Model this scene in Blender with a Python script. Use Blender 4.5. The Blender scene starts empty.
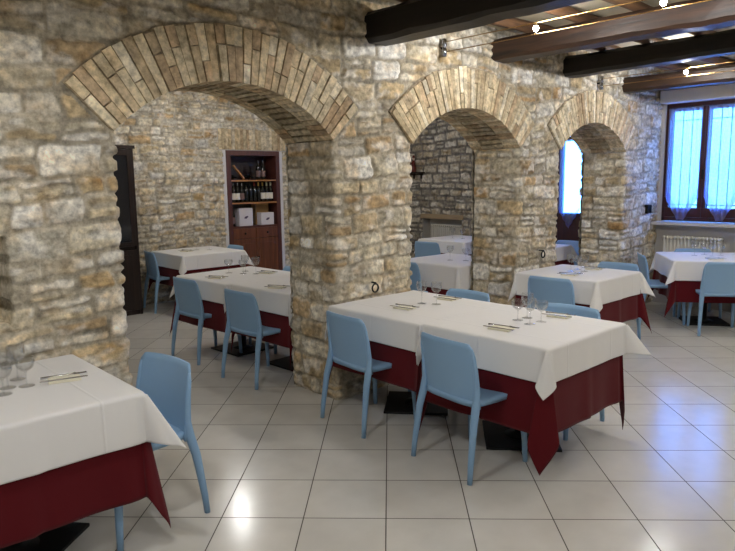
import bpy, bmesh, math, random
import numpy as np
from mathutils import Vector, Matrix
R = math.radians
col = bpy.context.scene.collection
sc = bpy.context.scene
random.seed(7)

# ------------------------------------------------------------------ materials
def lin(c):
    f = lambda v: (v/12.92 if v <= .04045 else ((v+.055)/1.055)**2.4)
    return tuple(f(x/255.) for x in c) + (1.,)

class NT:
    def __init__(s, name):
        s.m = bpy.data.materials.new(name); s.m.use_nodes = True
        s.t = s.m.node_tree; s.b = s.t.nodes['Principled BSDF']; s.out = s.t.nodes['Material Output']
    def n(s, typ, **kw):
        x = s.t.nodes.new(typ)
        for k, v in kw.items():
            if k.startswith('i_'):
                kk = k[2:]
                x.inputs[int(kk) if kk.isdigit() else kk].default_value = v
            else: setattr(x, k, v)
        return x
    def l(s, a, b): s.t.links.new(a, b)
    def set(s, **kw):
        for k, v in kw.items(): s.b.inputs[k.replace('_', ' ')].default_value = v

def plain(name, rgb, rough=.5, metal=0., var=.0, scale=8., bump=0., bscale=60., spec=.5, sheen=0.):
    q = NT(name); c = lin(rgb); q.set(Base_Color=c, Roughness=rough, Metallic=metal)
    q.b.inputs['Specular IOR Level'].default_value = spec
    if sheen: q.b.inputs['Sheen Weight'].default_value = sheen
    tc = q.n('ShaderNodeTexCoord')
    nz = q.n('ShaderNodeTexNoise', i_Scale=scale, i_Detail=4.)
    q.l(tc.outputs['Object'], nz.inputs['Vector'])
    mx = q.n('ShaderNodeMix', data_type='RGBA')
    mx.inputs['A'].default_value = tuple(x*(1-var) for x in c[:3])+(1,)
    mx.inputs['B'].default_value = tuple(min(1, x*(1+var)) for x in c[:3])+(1,)
    q.l(nz.outputs['Fac'], mx.inputs['Factor']); q.l(mx.outputs['Result'], q.b.inputs['Base Color'])
    if bump:
        n2 = q.n('ShaderNodeTexNoise', i_Scale=bscale, i_Detail=5.)
        q.l(tc.outputs['Object'], n2.inputs['Vector'])
        bp = q.n('ShaderNodeBump', i_Strength=bump, i_Distance=.01)
        q.l(n2.outputs['Fac'], bp.inputs['Height']); q.l(bp.outputs['Normal'], q.b.inputs['Normal'])
    return q.m

def stone_mat(name, patch=.5, bump=.6):
    q = NT(name); at = q.n('ShaderNodeAttribute', attribute_name='col')
    tc = q.n('ShaderNodeTexCoord')
    n1 = q.n('ShaderNodeTexNoise', i_Scale=22., i_Detail=6., i_Roughness=.65)
    n2 = q.n('ShaderNodeTexNoise', i_Scale=5., i_Detail=5., i_Roughness=.6)
    for n in (n1, n2): q.l(tc.outputs['Object'], n.inputs['Vector'])
    r2 = q.n('ShaderNodeValToRGB'); r2.color_ramp.elements[0].position = .52; r2.color_ramp.elements[1].position = .68
    q.l(n2.outputs['Fac'], r2.inputs['Fac'])
    mu = q.n('ShaderNodeMath', operation='MULTIPLY', i_1=patch); q.l(r2.outputs['Color'], mu.inputs[0])
    m1 = q.n('ShaderNodeMix', data_type='RGBA', blend_type='MULTIPLY')
    m1.inputs['B'].default_value = lin((222, 196, 154))
    q.l(mu.outputs[0], m1.inputs['Factor']); q.l(at.outputs['Color'], m1.inputs['A'])
    r1 = q.n('ShaderNodeMapRange'); r1.inputs['From Min'].default_value = .3; r1.inputs['From Max'].default_value = .7
    r1.inputs['To Min'].default_value = .5; r1.inputs['To Max'].default_value = 1.5
    q.l(n1.outputs['Fac'], r1.inputs['Value'])
    m2 = q.n('ShaderNodeVectorMath', operation='MULTIPLY')
    cb = q.n('ShaderNodeCombineXYZ')
    for k in range(3): q.l(r1.outputs['Result'], cb.inputs[k])
    q.l(m1.outputs['Result'], m2.inputs[0]); q.l(cb.outputs[0], m2.inputs[1])
    q.l(m2.outputs[0], q.b.inputs['Base Color'])
    q.set(Roughness=.85); q.b.inputs['Specular IOR Level'].default_value = .25
    bp = q.n('ShaderNodeBump', i_Strength=bump, i_Distance=.012)
    q.l(n1.outputs['Fac'], bp.inputs['Height']); q.l(bp.outputs['Normal'], q.b.inputs['Normal'])
    return q.m

def wood_mat(name, a, b, rough=.55, axis=1, scale=3., bump=.4):
    q = NT(name); tc = q.n('ShaderNodeTexCoord'); mp = q.n('ShaderNodeMapping')
    s = [14*scale/3]*3; s[axis] = .9*scale/3; mp.inputs['Scale'].default_value = s
    nz = q.n('ShaderNodeTexNoise', i_Scale=1.6, i_Detail=6., i_Roughness=.6, i_Distortion=.6)
    q.l(tc.outputs['Object'], mp.inputs['Vector']); q.l(mp.outputs[0], nz.inputs['Vector'])
    rp = q.n('ShaderNodeValToRGB'); rp.color_ramp.elements[0].color = lin(a); rp.color_ramp.elements[1].color = lin(b)
    rp.color_ramp.elements[0].position = .3; rp.color_ramp.elements[1].position = .72
    q.l(nz.outputs['Fac'], rp.inputs['Fac']); q.l(rp.outputs['Color'], q.b.inputs['Base Color'])
    q.set(Roughness=rough)
    bp = q.n('ShaderNodeBump', i_Strength=bump, i_Distance=.008)
    q.l(nz.outputs['Fac'], bp.inputs['Height']); q.l(bp.outputs['Normal'], q.b.inputs['Normal'])
    return q.m

TILE = .4124; U0 = -.5111*1.67; V0 = 1.7993*1.67
def floor_mat():
    q = NT('floor_tiles'); tc = q.n('ShaderNodeTexCoord')
    mp = q.n('ShaderNodeMapping', vector_type='POINT')
    # rotate the room frame by 45 degrees into the tile frame
    mp.inputs['Rotation'].default_value = (0, 0, R(45)); mp.inputs['Location'].default_value = (-U0, -V0, 0)
    q.l(tc.outputs['Object'], mp.inputs['Vector'])
    sp = q.n('ShaderNodeSeparateXYZ'); q.l(mp.outputs[0], sp.inputs[0])
    es, ids = [], []
    for k in range(2):
        d = q.n('ShaderNodeMath', operation='DIVIDE', i_1=TILE); q.l(sp.outputs[k], d.inputs[0])
        fl = q.n('ShaderNodeMath', operation='FLOOR'); q.l(d.outputs[0], fl.inputs[0]); ids.append(fl)
        fr = q.n('ShaderNodeMath', operation='FRACT'); q.l(d.outputs[0], fr.inputs[0])
        s = q.n('ShaderNodeMath', operation='SUBTRACT', i_1=.5); q.l(fr.outputs[0], s.inputs[0])
        a = q.n('ShaderNodeMath', operation='ABSOLUTE'); q.l(s.outputs[0], a.inputs[0]); es.append(a)
    mxm = q.n('ShaderNodeMath', operation='MAXIMUM'); q.l(es[0].outputs[0], mxm.inputs[0]); q.l(es[1].outputs[0], mxm.inputs[1])
    mr = q.n('ShaderNodeMapRange'); mr.inputs['From Min'].default_value = .5-.0085; mr.inputs['From Max'].default_value = .5-.0055
    q.l(mxm.outputs[0], mr.inputs['Value'])
    cb = q.n('ShaderNodeCombineXYZ'); q.l(ids[0].outputs[0], cb.inputs[0]); q.l(ids[1].outputs[0], cb.inputs[1])
    wn = q.n('ShaderNodeTexWhiteNoise', noise_dimensions='3D'); q.l(cb.outputs[0], wn.inputs['Vector'])
    nz = q.n('ShaderNodeTexNoise', i_Scale=6., i_Detail=5.); q.l(tc.outputs['Object'], nz.inputs['Vector'])
    av = q.n('ShaderNodeMath', operation='MULTIPLY_ADD', i_1=.35); q.l(wn.outputs['Value'], av.inputs[0])
    hf = q.n('ShaderNodeMath', operation='MULTIPLY', i_1=.65); q.l(nz.outputs['Fac'], hf.inputs[0]); q.l(hf.outputs[0], av.inputs[2])
    tl = q.n('ShaderNodeMix', data_type='RGBA'); tl.inputs['A'].default_value = lin((198, 195, 188)); tl.inputs['B'].default_value = lin((226, 223, 217))
    q.l(av.outputs[0], tl.inputs['Factor'])
    mx = q.n('ShaderNodeMix', data_type='RGBA'); mx.inputs['B'].default_value = lin((78, 72, 64))
    q.l(tl.outputs['Result'], mx.inputs['A']); q.l(mr.outputs['Result'], mx.inputs['Factor']); q.l(mx.outputs['Result'], q.b.inputs['Base Color'])
    rg = q.n('ShaderNodeMapRange'); rg.inputs['To Min'].default_value = .19; rg.inputs['To Max'].default_value = .8
    q.l(mr.outputs['Result'], rg.inputs['Value']); q.l(rg.outputs['Result'], q.b.inputs['Roughness'])
    n3 = q.n('ShaderNodeTexNoise', i_Scale=7., i_Detail=2.); q.l(tc.outputs['Object'], n3.inputs['Vector'])
    s3 = q.n('ShaderNodeMath', operation='MULTIPLY', i_1=.35); q.l(n3.outputs['Fac'], s3.inputs[0])
    s4 = q.n('ShaderNodeMath', operation='SUBTRACT'); q.l(s3.outputs[0], s4.inputs[0]); q.l(mr.outputs['Result'], s4.inputs[1])
    bp = q.n('ShaderNodeBump', i_Strength=.25, i_Distance=.003); q.l(s4.outputs[0], bp.inputs['Height']); q.l(bp.outputs['Normal'], q.b.inputs['Normal'])
    return q.m

def cloth_mat(name, rgb, crease=True, sheen=.2, rough=.85):
    q = NT(name); q.set(Base_Color=lin(rgb), Roughness=rough); q.b.inputs['Sheen Weight'].default_value = sheen
    q.b.inputs['Specular IOR Level'].default_value = .2
    uv = q.n('ShaderNodeUVMap'); sp = q.n('ShaderNodeSeparateXYZ'); q.l(uv.outputs[0], sp.inputs[0])
    prev = None
    for k, pos in ((0, .3), (0, .7), (1, .5)):
        s = q.n('ShaderNodeMath', operation='SUBTRACT', i_1=pos); q.l(sp.outputs[k], s.inputs[0])
        a = q.n('ShaderNodeMath', operation='ABSOLUTE'); q.l(s.outputs[0], a.inputs[0])
        m = q.n('ShaderNodeMapRange'); m.inputs['From Max'].default_value = .006; m.inputs['To Min'].default_value = 1.; m.inputs['To Max'].default_value = 0.
        q.l(a.outputs[0], m.inputs['Value'])
        if prev is None: prev = m.outputs['Result']
        else:
            ad = q.n('ShaderNodeMath', operation='ADD'); q.l(prev, ad.inputs[0]); q.l(m.outputs['Result'], ad.inputs[1]); prev = ad.outputs[0]
    tc = q.n('ShaderNodeTexCoord'); nz = q.n('ShaderNodeTexNoise', i_Scale=7., i_Detail=3.); q.l(tc.outputs['Object'], nz.inputs['Vector'])
    ml = q.n('ShaderNodeMath', operation='MULTIPLY_ADD', i_1=1.2 if crease else .3); q.l(prev, ml.inputs[0]); q.l(nz.outputs['Fac'], ml.inputs[2])
    bp = q.n('ShaderNodeBump', i_Strength=.5, i_Distance=.004); q.l(ml.outputs[0], bp.inputs['Height']); q.l(bp.outputs['Normal'], q.b.inputs['Normal'])
    return q.m

def glass_mat(name, rgb=(255, 255, 255), rough=0.02, ior=1.45):
    q = NT(name); q.set(Base_Color=lin(rgb), Roughness=rough, IOR=ior); q.b.inputs['Transmission Weight'].default_value = 1.
    return q.m

def thin_glass(name):
    q = NT(name); q.t.nodes.remove(q.b)
    tr = q.n('ShaderNodeBsdfTransparent', i_Color=(.96, .965, .97, 1)); gl = q.n('ShaderNodeBsdfGlossy', i_Roughness=.03)
    lw = q.n('ShaderNodeLayerWeight', i_Blend=.35); mr = q.n('ShaderNodeMapRange'); mr.inputs['To Min'].default_value = .05; mr.inputs['To Max'].default_value = .5
    q.l(lw.outputs['Facing'], mr.inputs['Value'])
    m = q.n('ShaderNodeMixShader'); q.l(mr.outputs['Result'], m.inputs[0]); q.l(tr.outputs[0], m.inputs[1]); q.l(gl.outputs[0], m.inputs[2]); q.l(m.outputs[0], q.out.inputs['Surface'])
    return q.m

def sheer_mat(name, rgb, alpha):
    q = NT(name); q.t.nodes.remove(q.b)
    tr = q.n('ShaderNodeBsdfTransparent'); tl = q.n('ShaderNodeBsdfTranslucent', i_Color=lin(rgb)); df = q.n('ShaderNodeBsdfDiffuse', i_Color=lin(rgb))
    tc = q.n('ShaderNodeTexCoord'); nz = q.n('ShaderNodeTexNoise', i_Scale=30.); q.l(tc.outputs['Object'], nz.inputs['Vector'])
    m1 = q.n('ShaderNodeMixShader', i_Fac=.35); q.l(tl.outputs[0], m1.inputs[1]); q.l(df.outputs[0], m1.inputs[2])
    m2 = q.n('ShaderNodeMixShader'); mr = q.n('ShaderNodeMapRange'); mr.inputs['To Min'].default_value = alpha-.12; mr.inputs['To Max'].default_value = alpha+.12
    q.l(nz.outputs['Fac'], mr.inputs['Value']); q.l(mr.outputs['Result'], m2.inputs[0])
    q.l(tr.outputs[0], m2.inputs[1]); q.l(m1.outputs[0], m2.inputs[2]); q.l(m2.outputs[0], q.out.inputs['Surface'])
    return q.m

def emit_mat(name, rgb, s):
    q = NT(name); q.set(Base_Color=lin(rgb)); q.b.inputs['Emission Color'].default_value = lin(rgb); q.b.inputs['Emission Strength'].default_value = s
    return q.m

M = dict(
    stone=stone_mat('rubble_stone'), brick=stone_mat('arch_brick', patch=.3, bump=.4), floor=floor_mat(),
    plaster=plain('ceiling_plaster', (188, 176, 150), .9, var=.15, bump=.3, bscale=25),
    wallpl=plain('wall_plaster', (186, 182, 176), .9, var=.06, bump=.15),
    beam=wood_mat('dark_beam_wood', (10, 7, 5), (30, 20, 14), .5, 1),
    beambrown=wood_mat('brown_beam_wood', (20, 12, 8), (66, 42, 27), .5, 1),
    joist=wood_mat('joist_wood', (50, 32, 20), (118, 84, 54), .7, 0),
    shelfwood=wood_mat('wine_shelf_wood', (66, 32, 28), (96, 52, 44), .45, 2, bump=.1),
    doorwood=wood_mat('cupboard_wood', (80, 42, 24), (118, 68, 40), .45, 2, bump=.1),
    darkwood=wood_mat('dark_cabinet_wood', (22, 12, 10), (46, 28, 22), .35, 2, bump=.1),
    windowwood=wood_mat('window_frame_wood', (44, 16, 16), (72, 28, 26), .45, 2, bump=.1),
    lintel=wood_mat('lintel_wood', (140, 122, 98), (176, 156, 128), .7, 1),
    chair=plain('blue_polypropylene', (138, 174, 208), .42, var=.03, scale=3, bump=.06, bscale=400),
    white=cloth_mat('white_cotton', (232, 230, 227)), red=cloth_mat('burgundy_cotton', (88, 8, 18), crease=False, sheen=.1),
    black=plain('black_iron', (16, 16, 17), .5, .3, var=.1), rad=plain('radiator_enamel', (226, 222, 210), .35),
    napkin=cloth_mat('cream_napkin', (240, 234, 212), crease=False), steel=plain('cutlery_steel', (200, 200, 204), .18, 1.),
    chrome=plain('chrome', (150, 150, 155), .25, 1.), brass=plain('brass_cable', (168, 132, 74), .3, 1.),
    glass=thin_glass('clear_glass'), pane=glass_mat('window_glass', (235, 245, 255), 0.0, 1.02),
    smoked=plain('dark_cabinet_glass', (20, 20, 26), .08, 0., spec=.8),
    sheer=sheer_mat('sheer_curtain', (205, 212, 235), .5), hem=sheer_mat('curtain_hem_lace', (170, 165, 215), .7),
    bulb=emit_mat('lit_bulb', (255, 244, 225), 60.), marble=plain('sill_marble', (196, 192, 188), .35, var=.08),
    bottle=plain('dark_bottle_glass', (16, 18, 16), .08, spec=.8), label=plain('paper_label', (226, 220, 208), .7),
    labeldim=plain('dim_paper_label', (120, 96, 92), .7), foil=plain('gold_foil', (196, 156, 84), .35, .7), foilwhite=plain('pale_foil', (224, 220, 190), .4, .2),
    foilred=plain('red_foil', (128, 40, 30), .4, .3), carton=plain('brown_carton', (150, 118, 76), .85, var=.08), cartonwhite=plain('white_carton', (214, 210, 216), .7),
    ink=plain('purple_ink', (74, 60, 92), .7), figure=plain('dark_red_paint', (104, 30, 22), .45), figurepale=plain('pale_paint', (220, 200, 185), .5),
    outer=plain('outside_plaster', (226, 224, 216), .9, var=.15, scale=3.),
    foot=plain('grey_plastic', (160, 165, 170), .6), paintwhite=plain('white_paint', (214, 212, 214), .7, var=.04),
    tabletop=plain('tabletop_laminate', (120, 90, 66), .5), rattan=wood_mat('light_wood', (150, 100, 56), (186, 132, 82), .5, 0),
)

# ------------------------------------------------------------------ helpers
def link(o, parent=None):
    col.objects.link(o)
    if parent is not None: o.parent = parent
    return o
def obj(name, bm, mat, parent=None, smooth=False, loc=None):
    bmesh.ops.recalc_face_normals(bm, faces=bm.faces[:])
    me = bpy.data.meshes.new(name); bm.to_mesh(me); bm.free()
    for m in (mat if isinstance(mat, (list, tuple)) else [mat]): me.materials.append(m)
    if smooth: me.polygons.foreach_set('use_smooth', [True]*len(me.polygons))
    o = bpy.data.objects.new(name, me); link(o, parent)
    if loc: o.location = loc
    return o
def thing(name, label, cat, loc=(0, 0, 0), rz=0., group=None):
    o = bpy.data.objects.new(name, None); col.objects.link(o); o.location = loc; o.rotation_euler = (0, 0, rz)
    o.empty_display_size = .1
    return tag(o, label, cat, group)
def tag(o, label, cat, group=None):
    o['label'] = label; o['category'] = cat
    if group: o['group'] = group
    return o
def struct(o): o['kind'] = 'structure'; return o
def dup(root, loc, rz, label, group=None):
    r = root.copy(); col.objects.link(r); r.location = loc; r.rotation_euler = (0, 0, rz); r['label'] = label
    if group: r['group'] = group
    for ch in list(root.children):
        c = ch.copy(); col.objects.link(c); c.parent = r
        for g in ch.children:
            d = g.copy(); col.objects.link(d); d.parent = c
    return r
def box(bm, x0, x1, y0, y1, z0, z1, mi=0, M_=None):
    vs = [bm.verts.new((x, y, z)) for x in (x0, x1) for y in (y0, y1) for z in (z0, z1)]
    if M_ is not None:
        for v in vs: v.co = M_ @ v.co
    for f in ((0, 1, 3, 2), (4, 6, 7, 5), (0, 4, 5, 1), (2, 3, 7, 6), (0, 2, 6, 4), (1, 5, 7, 3)):
        fc = bm.faces.new([vs[i] for i in f]); fc.material_index = mi
def bevel(bm, w, seg=2):
    bmesh.ops.bevel(bm, geom=bm.edges[:], offset=w, segments=seg, affect='EDGES', profile=.6)
def boxes(name, L, mat, parent=None, bv=0., loc=None):
    bm = bmesh.new()
    for b in L: box(bm, *b)
    if bv: bevel(bm, bv)
    return obj(name, bm, mat, parent, loc=loc)
def tube(bm, pts, rad, seg=10, cap=True, sq=1.):
    pts = [Vector(p) for p in pts]; n = len(pts)
    rad = rad if isinstance(rad, (list, tuple)) else [rad]*n
    rings = []; up = None
    for i, p in enumerate(pts):
        d = (pts[min(i+1, n-1)]-pts[max(i-1, 0)]).normalized()
        if up is None: up = Vector((0, 0, 1)) if abs(d.z) < .9 else Vector((1, 0, 0))
        a = d.cross(up).normalized(); b = a.cross(d).normalized(); up = b
        rings.append([bm.verts.new(p+(a*math.cos(t)*sq+b*math.sin(t))*rad[i]) for t in [2*math.pi*k/seg for k in range(seg)]])
    for i in range(n-1):
        for k in range(seg):
            bm.faces.new((rings[i][k], rings[i][(k+1) % seg], rings[i+1][(k+1) % seg], rings[i+1][k]))
    if cap: bm.faces.new(rings[0]); bm.faces.new(rings[-1])
def lathe(bm, prof, seg=20, c=(0, 0, 0), cap=True, mi=0):
    rings = []
    for r, z in prof:
        rings.append([bm.verts.new((c[0]+r*math.cos(2*math.pi*k/seg), c[1]+r*math.sin(2*math.pi*k/seg), c[2]+z)) for k in range(seg)])
    for i in range(len(rings)-1):
        for k in range(seg):
            f = bm.faces.new((rings[i][k], rings[i][(k+1) % seg], rings[i+1][(k+1) % seg], rings[i+1][k])); f.material_index = mi
    if cap:
        bm.faces.new(rings[0][::-1]).material_index = mi; bm.faces.new(rings[-1]).material_index = mi

# ------------------------------------------------------------------ stone walls
_T = np.random.RandomState(3).rand(256, 256)
def noise(x, y):
    xi = np.floor(x).astype(int); yi = np.floor(y).astype(int); fx = x-xi; fy = y-yi
    fx = fx*fx*(3-2*fx); fy = fy*fy*(3-2*fy)
    g = lambda a, b: _T[(a) & 255, (b) & 255]
    return ((g(xi, yi)*(1-fx)+g(xi+1, yi)*fx)*(1-fy)+(g(xi, yi+1)*(1-fx)+g(xi+1, yi+1)*fx)*fy)*2-1
def fbm(x, y, o=3):
    s = 0; a = 1.
    for k in range(o): s = s+a*noise(x*2**k+17.3*k, y*2**k+5.1*k); a *= .5
    return s/1.7
PAL = np.array([lin(c)[:3] for c in ((214, 206, 186), (204, 192, 166), (222, 216, 202), (196, 176, 140), (208, 198, 174), (232, 228, 218), (184, 174, 154), (212, 200, 172), (200, 184, 154), (190, 166, 130), (218, 210, 192))])
PALG = np.array([lin(c)[:3] for c in ((190, 184, 172), (172, 166, 154), (204, 198, 186), (162, 156, 144), (194, 184, 164))])
def pattern(S, Z, seed, hr=(.10, .19), wr=(.14, .40), split=.28, depth=.016, mort=.006, pal=PAL, mcol=(184, 174, 154), ring=None, warp=1.):
    rs = np.random.RandomState(seed)
    Zw = Z+warp*(.045*noise(S*1.3+seed, Z*.9)+.014*noise(S*5, Z*5)+.005*noise(S*17, Z*17)); Sw = S+warp*(.035*noise(S*3+9, Z*4)+.011*noise(S*11, Z*11+3))
    ed = [-.3]
    while ed[-1] < 3.4: ed.append(ed[-1]+rs.uniform(*hr))
    ed = np.array(ed); row = np.clip(np.searchsorted(ed, Zw)-1, 0, len(ed)-2)
    D = np.zeros_like(S); ID = np.zeros(S.shape, int)
    for r in range(len(ed)-1):
        br = [-4.]
        while br[-1] < 14: br.append(br[-1]+rs.uniform(*wr)*(ed[r+1]-ed[r])/.14*.5+rs.uniform(*wr)*.5)
        br = np.array(br); sp = rs.rand(len(br)) < split; mid = rs.uniform(.38, .62, len(br))
        m = row == r
        if not m.any(): continue
        s = Sw[m]; z = Zw[m]; c = np.clip(np.searchsorted(br, s)-1, 0, len(br)-2)
        z0 = np.full(s.shape, ed[r]); z1 = np.full(s.shape, ed[r+1]); zm = ed[r]+(ed[r+1]-ed[r])*mid[c]
        up = z > zm; k = sp[c]
        z0 = np.where(k & up, zm, z0); z1 = np.where(k & ~up, zm, z1)
        dx = np.minimum(s-br[c], br[c+1]-s); dz = np.minimum(z-z0, z1-z); rr = .03
        d = rr-np.hypot(np.maximum(rr-dx, 0), np.maximum(rr-dz, 0)); d = np.where((dx > rr) & (dz > rr), np.minimum(dx, dz), d)
        D[m] = d; ID[m] = r*977+c*2+(k & up)
    D = D+.007*noise(S*22, Z*22)
    if ring is not None: D = np.minimum(D, ring)
    h = (np.abs(np.sin(ID*12.9898+seed)*43758.5453)) % 1.; h2 = (np.abs(np.sin(ID*78.233+seed)*12543.123)) % 1.; h3 = (np.abs(np.sin(ID*39.42+seed)*3543.7)) % 1.
    t = np.clip((D-mort)/.016, 0, 1); t = t*t*(3-2*t)
    disp = t*(depth*(.35+.9*h2)+.010*fbm(S*7+h*9, Z*9)+.009*fbm(S*20, Z*34, 3)) + (1-t)*(.004*noise(S*20, Z*20)+.006*noise(S*3, Z*3))
    base = pal[(h*len(pal)).astype(int) % len(pal)]*(.82+.3*h3)[..., None]
    mott = .5+.5*fbm(S*9+3, Z*15, 4)
    och = np.clip((fbm(S*5+40, Z*8+11, 4)+.05)*2.0, 0, 1)*(.25+.75*(h3 > .55))*.58
    base = base*(1-och[..., None])+base*np.array([.80, .64, .42])*och[..., None]
    base = base*(.5+.85*mott)[..., None]
    wh = np.clip((fbm(S*8+90, Z*13+61, 3)-.08)*3, 0, 1)*.62; base = base*(1-wh[..., None])+np.array([.80, .77, .70])*wh[..., None]
    dk = np.clip((fbm(S*6+80, Z*22+31, 3)-.35)*3, 0, 1)*.45
    base = base*(1-dk[..., None]*np.array([.8, .9, 1.]))
    mc = np.array(lin(mcol)[:3])*(.85+.3*noise(S*8, Z*8))[..., None]
    c = mc*(1-t[..., None])+base*t[..., None]
    return disp, np.clip(c, 0, 1)

def mesh_np(name, V, F, C, mat, parent=None, smooth=True):
    me = bpy.data.meshes.new(name); me.vertices.add(len(V)); me.vertices.foreach_set('co', V.astype(np.float32).ravel())
    me.loops.add(F.size); me.loops.foreach_set('vertex_index', F.astype(np.int32).ravel())
    me.polygons.add(len(F)); me.polygons.foreach_set('loop_start', np.arange(0, F.size, 4, dtype=np.int32))
    me.polygons.foreach_set('use_smooth', np.full(len(F), smooth)); me.update(calc_edges=True)
    if C is not None:
        a = me.color_attributes.new('col', 'FLOAT_COLOR', 'POINT'); a.data.foreach_set('color', np.concatenate([C, np.ones((len(C), 1))], 1).astype(np.float32).ravel())
    me.materials.append(mat); me.validate(); o = bpy.data.objects.new(name, me); link(o, parent); return o

def sheet(name, path, zs, keep=None, ringf=None, parent=None, niche=None, **kw):
    P = np.array([p[:2] for p in path]); N = np.array([p[2:4] for p in path]); S1 = np.array([p[4] for p in path])
    S, Z = np.meshgrid(S1, zs, indexing='ij')
    ring = ringf(S, Z) if ringf else None
    disp, C = pattern(S, Z, ring=ring, **kw)
    if niche is not None:
        a, b, c, d = niche; S_ = S+.01*noise(S*25, Z*25); Z_ = Z+.01*noise(S*20, Z*20)
        disp = np.where((S_ > a) & (S_ < b) & (Z_ > c) & (Z_ < d), -.5, disp)
    V = np.stack([P[:, None, 0]+N[:, None, 0]*disp, P[:, None, 1]+N[:, None, 1]*disp, Z], -1).reshape(-1, 3)
    nz = len(zs); i, j = np.meshgrid(np.arange(len(S1)-1), np.arange(nz-1), indexing='ij')
    F = np.stack([i*nz+j, (i+1)*nz+j, (i+1)*nz+j+1, i*nz+j+1], -1).reshape(-1, 4)
    if keep is not None:
        cs = (S[:-1, :-1]+S[1:, 1:])/2; cz = (Z[:-1, :-1]+Z[1:, 1:])/2; F = F[keep(cs, cz).ravel()]
    used = np.unique(F); rm = np.zeros(len(V), int); rm[used] = np.arange(len(used))
    return mesh_np(name, V[used], rm[F], C.reshape(-1, 3)[used], M['stone'], parent)

YW, YB = 3.64, 4.19
SPR = 1.95; RD = .345
ARCH = [(1.475, 3.06, .335, .052), (3.89, 5.41, .325, .041), (6.15, 7.63, .31, .041)]
def circ(a):
    c = (a[0]+a[1])/2; hs = (a[1]-a[0])/2; h = a[2]; Rr = (hs*hs+h*h)/(2*h); return c, hs, Rr, SPR+h-Rr
def ringdist(S, Z):
    d = np.full(S.shape, 9.)
    for a in ARCH:
        c, hs, Rr, zc = circ(a); r = np.hypot(S-c, Z-zc); th = np.arctan2(np.abs(S-c), Z-zc); tm = math.asin(hs/Rr)
        ins = th < tm+.02
        d = np.where(ins, np.minimum(d, r-(Rr+RD)), d)
        # distance to the springer line
        px = hs/Rr; pz = math.sqrt(1-px*px); dl = (np.abs(S-c)*pz-(Z-zc)*px)
        d = np.where(~ins & (r < Rr+RD+.05) & (Z > SPR-.1), np.minimum(d, np.maximum(dl, r-Rr-RD)), d)
    return d
def keepf(S, Z):
    k = np.ones(S.shape, bool)
    for a in ARCH:
        c, hs, Rr, zc = circ(a); r = np.hypot(S-c, Z-zc); th = np.arctan2(np.abs(S-c), Z-zc); tm = math.asin(hs/Rr)
        k &= ~((th < tm-.01) & (r < Rr+RD-.012)); k &= ~((np.abs(S-c) < hs) & (Z > SPR-.01) & (r < Rr+.02))
    return k
step = .01
ZT = 3.0
def line(x0, y0, x1, y1, nx, ny, s0, st=step):
    L = math.hypot(x1-x0, y1-y0); n = max(2, int(L/st)+1)
    return [(x0+(x1-x0)*t, y0+(y1-y0)*t, nx, ny, s0+L*t) for t in np.linspace(0, 1, n)]
def corner(cx, cy, a0, a1, r, s0):
    n = 5; L = abs(a1-a0)*r
    return [(cx+r*math.cos(a0+(a1-a0)*t), cy+r*math.sin(a0+(a1-a0)*t), math.cos(a0+(a1-a0)*t), math.sin(a0+(a1-a0)*t), s0+.0+L*t) for t in np.linspace(0, 1, n)[1:-1]]
def pier_path(x0, x1, left=True, right=True):
    r = .028; p = []
    if left:
        p += line(x0, YB-r, x0, YW+r, -1, 0, x0-(YB-YW)+2*r-.0)
        p += corner(x0+r, YW+r, math.pi, 1.5*math.pi, r, x0)
    p += line(x0+(r if left else 0), YW, x1-(r if right else 0), YW, 0, -1, x0+(r if left else 0))
    if right:
        p += corner(x1-r, YW+r, -.5*math.pi, 0, r, x1-r)
        p += line(x1, YW+r, x1, YB-r, 1, 0, x1+r)
    # fix s so that it always grows
    out = []; last = -99
    for q in p:
        s = max(q[4], last+1e-4); out.append((q[0], q[1], q[2], q[3], s)); last = s
    bx1 = x1 if right else x1; b = line(bx1, YB, x0, YB, 0, 1, last+.02, .03)
    return out+b
wall = struct(sheet('wall_arcade', line(-2.0, YW, 8.6, YW, 0, -1, -2.0), np.arange(SPR-.01, ZT+.001, step), keep=keepf, ringf=ringdist, seed=5))
sheet('spandrel_back', line(-2.0, YB, 8.6, YB, 0, 1, -2.0, .03), np.arange(SPR-.01, ZT, .03), keep=keepf, parent=wall, seed=9)
zlow = np.arange(0, SPR+.001, step)
PP = [(-2.0, 1.475, False, True), (3.06, 3.89, True, True), (5.41, 6.15, True, True), (7.63, 8.6, True, False)]
for i, (a, b, l_, r_) in enumerate(PP):
    sheet('pier', pier_path(a, b, l_, r_), zlow, parent=wall, seed=5, niche=(.3, .885, .955, 1.41) if i == 0 else None)

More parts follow.
